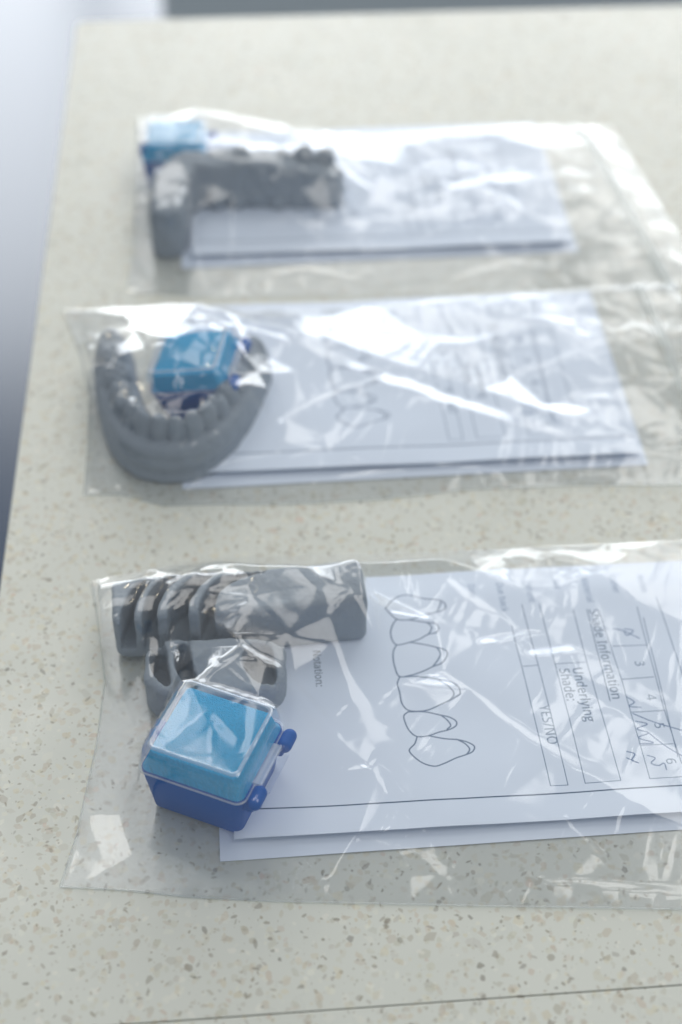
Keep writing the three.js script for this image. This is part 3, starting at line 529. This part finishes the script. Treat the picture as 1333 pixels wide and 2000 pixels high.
  // thin sharp creases along some of the lines between facets
  for (const [a, b, c] of T) for (const [m, q] of [[a, b], [b, c], [c, a]]) {
    if (m > q || rf() > 0.32) continue;
    const A0 = P[m], B0 = P[q], len = Math.hypot(B0.u - A0.u, B0.v - A0.v); if (len < 7 || len > 45) continue;
    const amp = (0.05 + 0.11 * rf()) * (rf() < 0.8 ? 1 : -0.7), w = 0.5 + 0.35 * rf(), bow = (rf() - 0.5) * 0.12 * len;
    const i0 = Math.max(1, Math.floor((Math.min(A0.u, B0.u) - 4) / du)), i1 = Math.min(NU - 1, Math.ceil((Math.max(A0.u, B0.u) + 4) / du)), j0 = Math.max(1, Math.floor((Math.min(A0.v, B0.v) - 4) / dv)), j1 = Math.min(NV - 1, Math.ceil((Math.max(A0.v, B0.v) + 4) / dv));
    for (let j = j0; j <= j1; j++) for (let i = i0; i <= i1; i++) {
      const eu = i * du - A0.u, ev = j * dv - A0.v, t = (eu * (B0.u - A0.u) + ev * (B0.v - A0.v)) / (len * len); if (t <= 0 || t >= 1) continue;
      const d = (eu * (B0.v - A0.v) - ev * (B0.u - A0.u)) / len - bow * 4 * t * (1 - t) - 0.5 * c2(t * 3 + m, q); h[j * n1 + i] += amp * Math.sin(Math.PI * t) * Math.exp(-d * d / (w * w));
    }
  }
  const t = thing('zip_bag', o.label, 'plastic bag', [o.at[0], 0, o.at[1]], 'clear zip bags lying on the counter');
  const grid = (hf, step) => {
    const pos = [], idx = [], nu = Math.floor(NU / step), nv = Math.floor(NV / step);
    for (let j = 0; j <= nv; j++) for (let i = 0; i <= nu; i++) { const k = j * step * n1 + i * step; pos.push((px[k] - o.at[0]) * MM, hf(k) * MM, (pz[k] - o.at[1]) * MM); }
    for (let j = 0; j < nv; j++) for (let i = 0; i < nu; i++) { const a = j * (nu + 1) + i, b = a + 1, c = a + nu + 1, d = c + 1; idx.push(a, c, b, b, c, d); }
    const g = new THREE.BufferGeometry(); g.setAttribute('position', new THREE.Float32BufferAttribute(pos, 3)); g.setIndex(idx); g.computeVertexNormals(); return g;
  };
  part('front_film', grid((k) => h[k], 1), M.film, t);
  part('back_film', grid((k) => (edge(k) ? 0.3 : 0.2 + 0.08 * c2(px[k] / 9, pz[k] / 9)), 5), M.film, t);
  for (const side of ['front', 'left']) {                                    // welded edge
    const pts = []; for (let q = 0; q <= 60; q++) { const k = side === 'left' ? Math.round(q / 60 * NV) * n1 : Math.round(q / 60 * NU) + (side === 'front' ? NV * n1 : 0); pts.push(new THREE.Vector3((px[k] - o.at[0]) * MM, (0.36 + 0.12 * c2(q * 0.7, 4)) * MM, (pz[k] - o.at[1]) * MM)); }
    part('edge_seam', new THREE.TubeGeometry(new THREE.CatmullRomCurve3(pts), 160, 0.0002, 5), M.track, t);
  }
  for (const [c, name] of [[0.0, 'zip_track'], [1.0, 'zip_track']]) {                  // the two ribs of the zip, near the open end
    const pts = []; for (let j = 0; j <= 40; j++) { const u = 1 - (o.zip + c * 2.2) / (NU * du), k = Math.round(j / 40 * NV) * n1 + Math.round(u * NU); pts.push(new THREE.Vector3((px[k] - o.at[0]) * MM, (h[k] + 0.35) * MM, (pz[k] - o.at[1]) * MM)); }
    part(name, new THREE.TubeGeometry(new THREE.CatmullRomCurve3(pts), 80, 0.0006, 8), M.track, t);
  }
  return t;
}

const rg = (p, w, round) => ({ p, w, round });
const bagA = makeBag({
  label: 'nearest clear zip bag, holding ribbed dental model, blue box and form', at: [50, -270], seed: 21, zip: 14, crumple: 1.0, fine: 0.6, grain: 0.5,
  contents: [modelA1, modelA2, boxA, formA],
  left: [[-47.9,0.3,-329.3], [-45.5,0.3,-315.3], [-42.4,0.3,-288.7], [-44,0.3,-266.3], [-48.5,0.3,-235.7], [-52.2,0.3,-219.8]],
  front: [[-52.2,0.3,-219.8], [-35.8,0.3,-217.6], [-19,0.3,-214.2], [1.6,0.3,-211.4], [25.6,0.3,-208.9], [65.6,0.3,-204.9], [110,0.3,-200.6], [158.9,0.3,-196.2]],
  back: [[-47.9,0.3,-329.3], [-28.3,0.3,-334.6], [-8.8,0.3,-337.2], [20.8,0.3,-336.2], [70.3,0.3,-334.4], [143,0.3,-333.8], [191.9,0.3,-333.2]],
  right: [[191.9,0.3,-333.2], [174.2,0.3,-259.1], [158.9,0.3,-196.2]],
  ridges: [
    rg([[-24.8,9,-325.2], [-11.6,20,-303.4], [-1.7,26,-278]], 0.8), rg([[-1.7,26,-278], [-9,27,-270.8], [-15,28,-264]], 0.8), rg([[-26.2,7,-327.6], [-8.4,18,-318], [19,24,-308.8], [34.9,19,-313.4], [62.5,9,-323.2]], 0.9), rg([[-1.7,26,-278], [7.8,24,-269.3], [15.8,20,-261.4]], 0.8), rg([[21.8,25,-304.1], [32.1,20,-300.1], [43,8,-298.8]], 0.8), rg([[-19.4,20,-261.9], [-30.2,9,-267.7], [-37.6,3,-265.6]], 0.8),
  ],
  pleats: [
    [[35.1,9,-314.3,0.5,0.22], [64.6,5.5,-296.3,0.5,0.21], [99.4,5,-274.3,0.5,0.16], [123.7,5,-259.2,0.5,0.05]],
    [[-0.3,25,-278,0.4,0.01], [10.8,22,-272.6,0.5,-0.07], [21.5,14,-260.8,0.5,-0.05], [37,4,-240.8,0.5,0.01], [41.7,2.6,-232.2,0.4,0.11]],
    [[-17.4,20,-259.9,0.5,-0.42], [-27.1,11,-258.7,0.5,-0.35], [-38.2,5,-253.5,0.5,-0.04], [-45.8,1.5,-239.6,0.4,0.31]],
    [[29.7,13,-272,0.4,-0.02], [34.6,9,-261,0.5,0.04], [39.8,5.5,-247.2,0.5,0.19], [41.2,4.4,-241,0.4,0.24]],
    [[22.2,23.5,-299.7,0.8,-0.04], [23.7,22.5,-290.4,1,0.15], [27.2,17,-277.4,1.5,0.07], [30.7,12,-266.2,2.2,0], [36.1,8,-254.5,2.6,0.03], [41.4,5,-242.3,2.2,0.17], [43.9,3.4,-233.1,1,0.22], [45.4,2.6,-227.8,0.7,0.22]],
    [[57.2,5,-281.3,0.7,0.24], [68.2,5.5,-268.6,1.5,0.22], [79.1,6,-254.5,2.6,0.22], [90.3,6.3,-244.6,3.4,0.19], [102.7,6.5,-234.9,4,0.08], [115.3,6,-225.9,4.4,0.03], [133.3,4,-214.5,4,0.04]],
    [[8.5,23,-268.6,0.8,-0.12], [15.9,19,-261.8,1.3,-0.22], [23.4,12,-256.8,1.4,-0.21], [31.9,6,-247.5,0.6,-0.14]],
    [[-27.3,13,-319.4,2.6,0], [-17.8,18,-305.6,1.5,0.01], [-8.8,23,-290.4,1.1,0.06], [-2.8,26,-280.5,0.7,0.09]],
    [[84.8,3,-228.6,1.3,0.08], [89,3,-221.8,1.8,0.07], [93.7,1.8,-215.5,1.4,0.09]],
    [[27.4,3.2,-228.3,0.9,0.38], [36.5,3.2,-223.2,1.4,0.32], [45.2,2.4,-221,1.2,0.14], [49.5,1.4,-216.3,2.2,0.11]],
    [[18.1,1.6,-215.5,0.8,-0.17], [12.5,1.3,-213.8,0.9,-0.3], [4.5,1.2,-214,0.7,-0.27]],
    [[73.5,1.6,-211.8,1.2,0.36], [90.6,1.8,-208.5,2.2,0.31], [111,1.6,-205.5,2.6,0.12]],
    [[-8.4,17,-319,0.5,0.19], [19.1,23,-309.7,0.6,0.21], [62.7,8,-324.1,0.6,0.15], [83.3,5,-314.4,0.6,0.08], [94.4,4.5,-304.4,0.6,0.14], [111.3,4.5,-293.8,0.6,0.16]],
    [[68.9,4.4,-293.3,1.6,0.18], [79.9,4.6,-293.9,2.6,0.26], [88.8,4.4,-295.1,1.6,0.28]],
    [[86.4,4.6,-286.4,2.4,0.3], [95.8,4.6,-287.1,3,0.3]],
    [[106.8,4.6,-279.9,0.6,0.15], [124.4,5,-262,0.8,0.05]],
    [[98.9,4.2,-271.1,0.5,0.17], [110.9,4.4,-257,0.8,0.07], [120.8,4.4,-247.2,1,0.02]],
    [[-19.3,18,-264.9,0.8,0.04], [-28.8,8,-255.8,0.7,0.32], [-36.8,1.8,-240.7,0.7,0.42]],
    [[-47.7,1.2,-218.3,0.7,0.02], [-41.2,1.6,-223.1,1.5,0.02], [-32.8,2,-227.9,1,0]],
    [[-40.1,9,-306.3,0.4,0.16], [-27.1,14,-299.3,0.7,0.11], [-14.9,20,-288,0.8,0.07], [-2.9,25.5,-278.9,0.5,0.06]],
    [[-40.1,9,-306.3,0.5,0.22], [-31.8,11,-296.7,1.4,0.16], [-22.5,15,-288.2,1.3,0.14], [-12,20,-283.1,0.8,0.18], [-2.9,25.5,-278.3,0.5,0.17]],
    [[97.4,4.4,-311.8,0.5,0.23], [113,4.4,-316.8,0.6,0], [102.5,4,-312.9,0.5,-0.15]],
    [[-0.4,26,-275.6,0.6,-0.16], [-7.7,27,-269.8,1.6,-0.27], [-12.7,27.6,-264.2,1.6,-0.32]],
    [[120.1,5,-305.2,0.8,0.16], [132.2,6,-294,0.9,0.14]],
    [[64.5,5,-318,2,0.2], [75.3,4.6,-304.7,2.6,0.2]],
  ],
  busy: (x, z) => 0.55 + 0.45 * smooth(10, 40, x) + 0.6 * smooth(-225, -212, z),
});
const bagB = makeBag({
  label: 'middle clear zip bag, holding full arch dental model, blue box and form', at: [50, -415], seed: 33, zip: 14, crumple: 0.9, fine: 0.7, facet: 34, grain: 0.2,
  contents: [modelB, boxB, formB],
  left: [[-63.3,0.3,-472], [-55.1,0.3,-442.1], [-50.4,0.3,-412.8], [-51.1,0.3,-391.2], [-51.6,0.3,-369.3]],
  front: [[-51.6,0.3,-369.3], [-39.6,0.3,-368.4], [-25.1,0.3,-362], [-8.2,0.3,-361.5], [15.5,0.3,-359.8], [48,0.3,-359.9], [74.2,0.3,-362.5], [109.1,0.3,-362.2], [149.5,0.3,-359.8], [175,0.3,-358.2]],
  back: [[-63.3,0.3,-472], [-42.7,0.3,-473.8], [-25.1,0.3,-471.3], [6,0.3,-465.3], [29.3,0.3,-463.6], [52.8,0.3,-462.7], [75,0.3,-467], [109.5,0.3,-470.2], [150.3,0.3,-472.5], [175,0.3,-473.5]],
  right: [[175,0.3,-473.5], [175.7,0.3,-414], [175,0.3,-358.2]],
  ridges: [
    rg([[-60.4,4,-465.6], [-27.6,18,-448.9], [-15.2,24,-441.2], [-1.6,27,-432.3]], 1.2), rg([[-30.4,25,-383.5], [-25.8,14,-379.3], [-21.2,7,-374], [-22.5,1,-366.7]], 0.8), rg([[11.6,20,-396.1], [12.2,10,-391.6], [14.9,4,-377.2]], 0.8),
  ],
  pleats: [
    [[-1.7,26,-431.6,0.5,-0.03], [31.1,13,-433.4,0.6,-0.01], [62.6,10.5,-415.3,0.7,0.14], [96.8,8.5,-398.3,0.7,0.1], [138.8,5,-380.3,0.6,-0.02]],
    [[13.8,14,-420.1,0.5,0.27], [43,8,-399.9,0.6,0.24], [76.8,6,-383.6,0.6,0.22]],
    [[5.3,22,-428,0.5,-0.02], [20.7,12,-446.2,0.6,-0.02], [48.2,5,-456.1,0.5,-0.05]],
    [[-61.4,4,-466.3,0.5,0.07], [-43.2,11,-456.3,2.4,0.03], [-27.4,20,-443.2,4.2,0], [-12.5,26,-434.7,4.6,0]],
    [[1.7,25,-425.8,1,0.01], [19.7,16,-428.9,2,0.08], [40.9,12,-417.8,3.4,0.2], [58.2,10.5,-408.4,4.2,0.22], [75.1,9.5,-398.6,4.2,0.22], [91.9,8.5,-390.4,3.6,0.2], [108.6,7,-382.9,3,0.1], [128.7,5.5,-375.2,2.6,-0.02], [150.7,4,-369.3,2,-0.06]],
    [[-29.2,25,-384.5,0.7,-0.01], [-19.9,25.4,-388.6,1,0.15], [-9.7,25.6,-391.6,1.1,0.17], [3.2,25.6,-391.8,0.9,0.09]],
    [[-30.9,23,-382.3,0.7,0.22], [-32.4,12,-376.9,0.9,0.32], [-33.9,1.6,-369.4,0.9,0.36]],
    [[-33.6,18,-380.5,0.6,-0.25], [-36.8,9,-378,1.8,0.25], [-40,2,-370.7,2.6,0.42]],
    [[-50,6,-399.1,1,-0.13], [-40.5,13,-388,1.2,-0.1], [-33.3,22,-382.3,0.8,-0.26]],
    [[10.7,16,-392.8,1,0.02], [14.4,8,-383.2,1.3,0.08], [18.5,1.8,-365.4,1,0.23]],
    [[14.9,9,-392.6,1.4,0.21], [30.7,9,-403.8,2.4,0.11], [52.4,10,-413.7,1.8,0.08]],
    [[29.6,4.4,-388.8,1,-0.16], [32.5,4.2,-380.9,3,-0.11], [41,3.6,-377.1,1,0.15]],
    [[99.3,6.4,-423.6,3.6,-0.14], [108.7,6,-434,4,0.05], [117.7,5.6,-441.6,2,-0.13]],
    [[99.8,5.4,-414.6,1.2,-0.2], [124.4,5.2,-425.8,1.8,-0.1], [157,4,-434.1,1.6,0.04]],
    [[37,3,-462.1,1,0.04], [73.9,5,-460.1,2,0.06], [108.2,4,-464.6,2,0.11], [167.9,2,-470.3,1.2,0.06]],
    [[26.4,2.6,-368.2,1,0.1], [43.9,2.8,-370.8,1.8,0.1], [57.8,2.8,-370.8,1.4,0.1]],
    [[63.3,3,-373.5,1,0.22], [85.5,3,-369.4,1.2,0.17], [126.8,2.4,-364.5,1.4,0.01]],
    [[-19.5,31,-402.5,2.2,-0.36], [-16,31.5,-410,3.2,-0.22], [-11.5,31.5,-416.8,1.8,0.14]],
    [[-9.9,27,-395.9,1.2,0.03], [-8.4,29,-405.6,1.8,0.06], [-2,29,-415.1,1,0.21]],
    [[-19.6,1.6,-362.2,0.8,-0], [-12.9,4,-369.1,1.6,-0.02], [-5.8,7,-374.1,1,-0.04]],
    [[129.9,3.4,-453.2,1,0.18], [143.5,3.4,-442.7,2.4,0.14], [158.8,2.6,-449,1.2,0.08]],
    [[108.2,5,-398.8,0.8,-0.17], [131.8,4.4,-406.3,2,-0.1], [153.9,3,-412.2,1.4,0.01]],
    [[69.6,6.4,-440.8,1.2,0.18], [84.1,6.4,-435.2,2.2,0.18], [100,6,-439.2,1.6,0.18]],
  ],
  busy: (x, z) => 0.6 + 0.9 * smooth(85, 120, x),
});
const bagC = makeBag({
  label: 'farthest clear zip bag, holding lumpy dental model, blue box and form', at: [50, -545], seed: 47, zip: 14, crumple: 1.0, fine: 0.7, facet: 32, grain: -0.2,
  contents: [modelC, boxC, formC],
  left: [[-36.1,0.3,-606.7], [-36.1,0.3,-570.5], [-36,0.3,-531.4], [-39,0.3,-481.5]],
  front: [[-39,0.3,-481.5], [-5.5,0.3,-476.5], [30.1,0.3,-474.7], [69.6,0.3,-472], [109.5,0.3,-470.6], [149.7,0.3,-469.8], [188.3,0.3,-469.2]],
  back: [[-36.1,0.3,-606.7], [-22.9,0.3,-614.7], [-2.2,0.3,-614.7], [29.5,0.3,-602.4], [51.5,0.3,-590.9], [90.3,0.3,-590.9], [120.7,0.3,-594.2], [148.7,0.3,-595.5], [174.8,0.3,-591.6]],
  right: [[174.8,0.3,-591.6], [181.9,0.3,-528.2], [188.3,0.3,-469.2]],
  ridges: [
    rg([[-31.9,18,-573.7], [-19.2,24,-571.7], [-10.5,26,-572.6], [10.6,24,-565.6], [27.5,20,-563.1]], 1.2), rg([[35.7,18,-556.9], [42.5,20,-533.3]], 1.2),
  ],
  pleats: [
    [[44.7,12,-562.3,0.6,0.14], [78.3,8.4,-549.8,0.8,0.14], [113.2,7,-522.4,0.8,0.14], [151.2,4,-498.5,0.6,0.08]],
    [[-32.3,16,-579.3,1.4,-0.02], [-21.5,22,-574.5,2,0.01], [-10.5,26,-572.2,2.4,0.07], [4.3,24,-570.1,2.8,0.1], [23.5,20,-567.5,3.4,0.1]],
    [[26.8,20,-550.1,3,0.06], [37.7,19,-555.1,5,0.02], [46.3,14,-554.8,3,0]],
    [[47,9,-563,1.8,0.08], [67.7,7.5,-572.5,3.2,0.08], [88.4,6.6,-577.8,3.4,0.09], [118.7,5,-583.7,3,0.08], [147.4,2.6,-589.9,1.4,0.06]],
    [[66.3,7.6,-548.7,1,-0.02], [60.4,7.4,-525.3,2.4,0.02], [56.9,6,-502,2.4,0.18], [58.3,4,-489,1.6,-0.06]],
    [[68.1,7.4,-530.5,1,0.21], [71.8,6.6,-510.9,2.4,0.15], [72.9,4.4,-492.6,1.8,-0.1]],
    [[95.8,7,-550.1,1.2,0.16], [118.1,6.4,-526.1,1.8,0.16], [135.4,5.4,-504,1.4,0.1]],
    [[111.6,3,-485,2,0.01], [134.5,4.6,-498.8,3.4,-0.07], [157.8,4,-519.5,2.4,0.1]],
    [[94.2,7,-538.3,2,0.12], [112.1,6.8,-542.2,3.6,0.12], [130.1,6,-545.4,2.4,0.1]],
    [[41.2,6.4,-516.2,1,0], [66.1,7,-515.8,1.8,0.03], [95.2,6.8,-514.9,1.6,0.11]],
    [[1.4,5,-499.4,1,0], [31.8,5,-499.5,1.8,0], [72.5,5,-498.1,1.4,0]],
    [[-12.3,26,-567.7,0.8,-0.2], [-20.4,24,-542.6,1.5,0.21], [-27.8,20,-515.4,1.4,0.36]],
    [[162.3,3,-583.4,0.8,-0.12], [165.7,3.4,-536.1,1,0.02], [172.1,2.6,-488.4,1,0.06]],
    [[6.8,2.4,-486.2,1,0.13], [31.1,3.2,-490.2,1.8,0.08], [50.6,2.4,-481.5,1.2,0.13]],
    [[86.5,2.4,-479,1.2,0.06], [112.1,3.4,-487.9,2.2,0.13], [127.8,3,-483.9,1.4,0.14]],
    [[-0.3,23,-558.1,2,0], [14.1,22,-549.6,2.6,0]],
  ],
  busy: (x, z) => 0.6 + 0.8 * smooth(70, 120, x),
});


renderer.render(scene, camera);
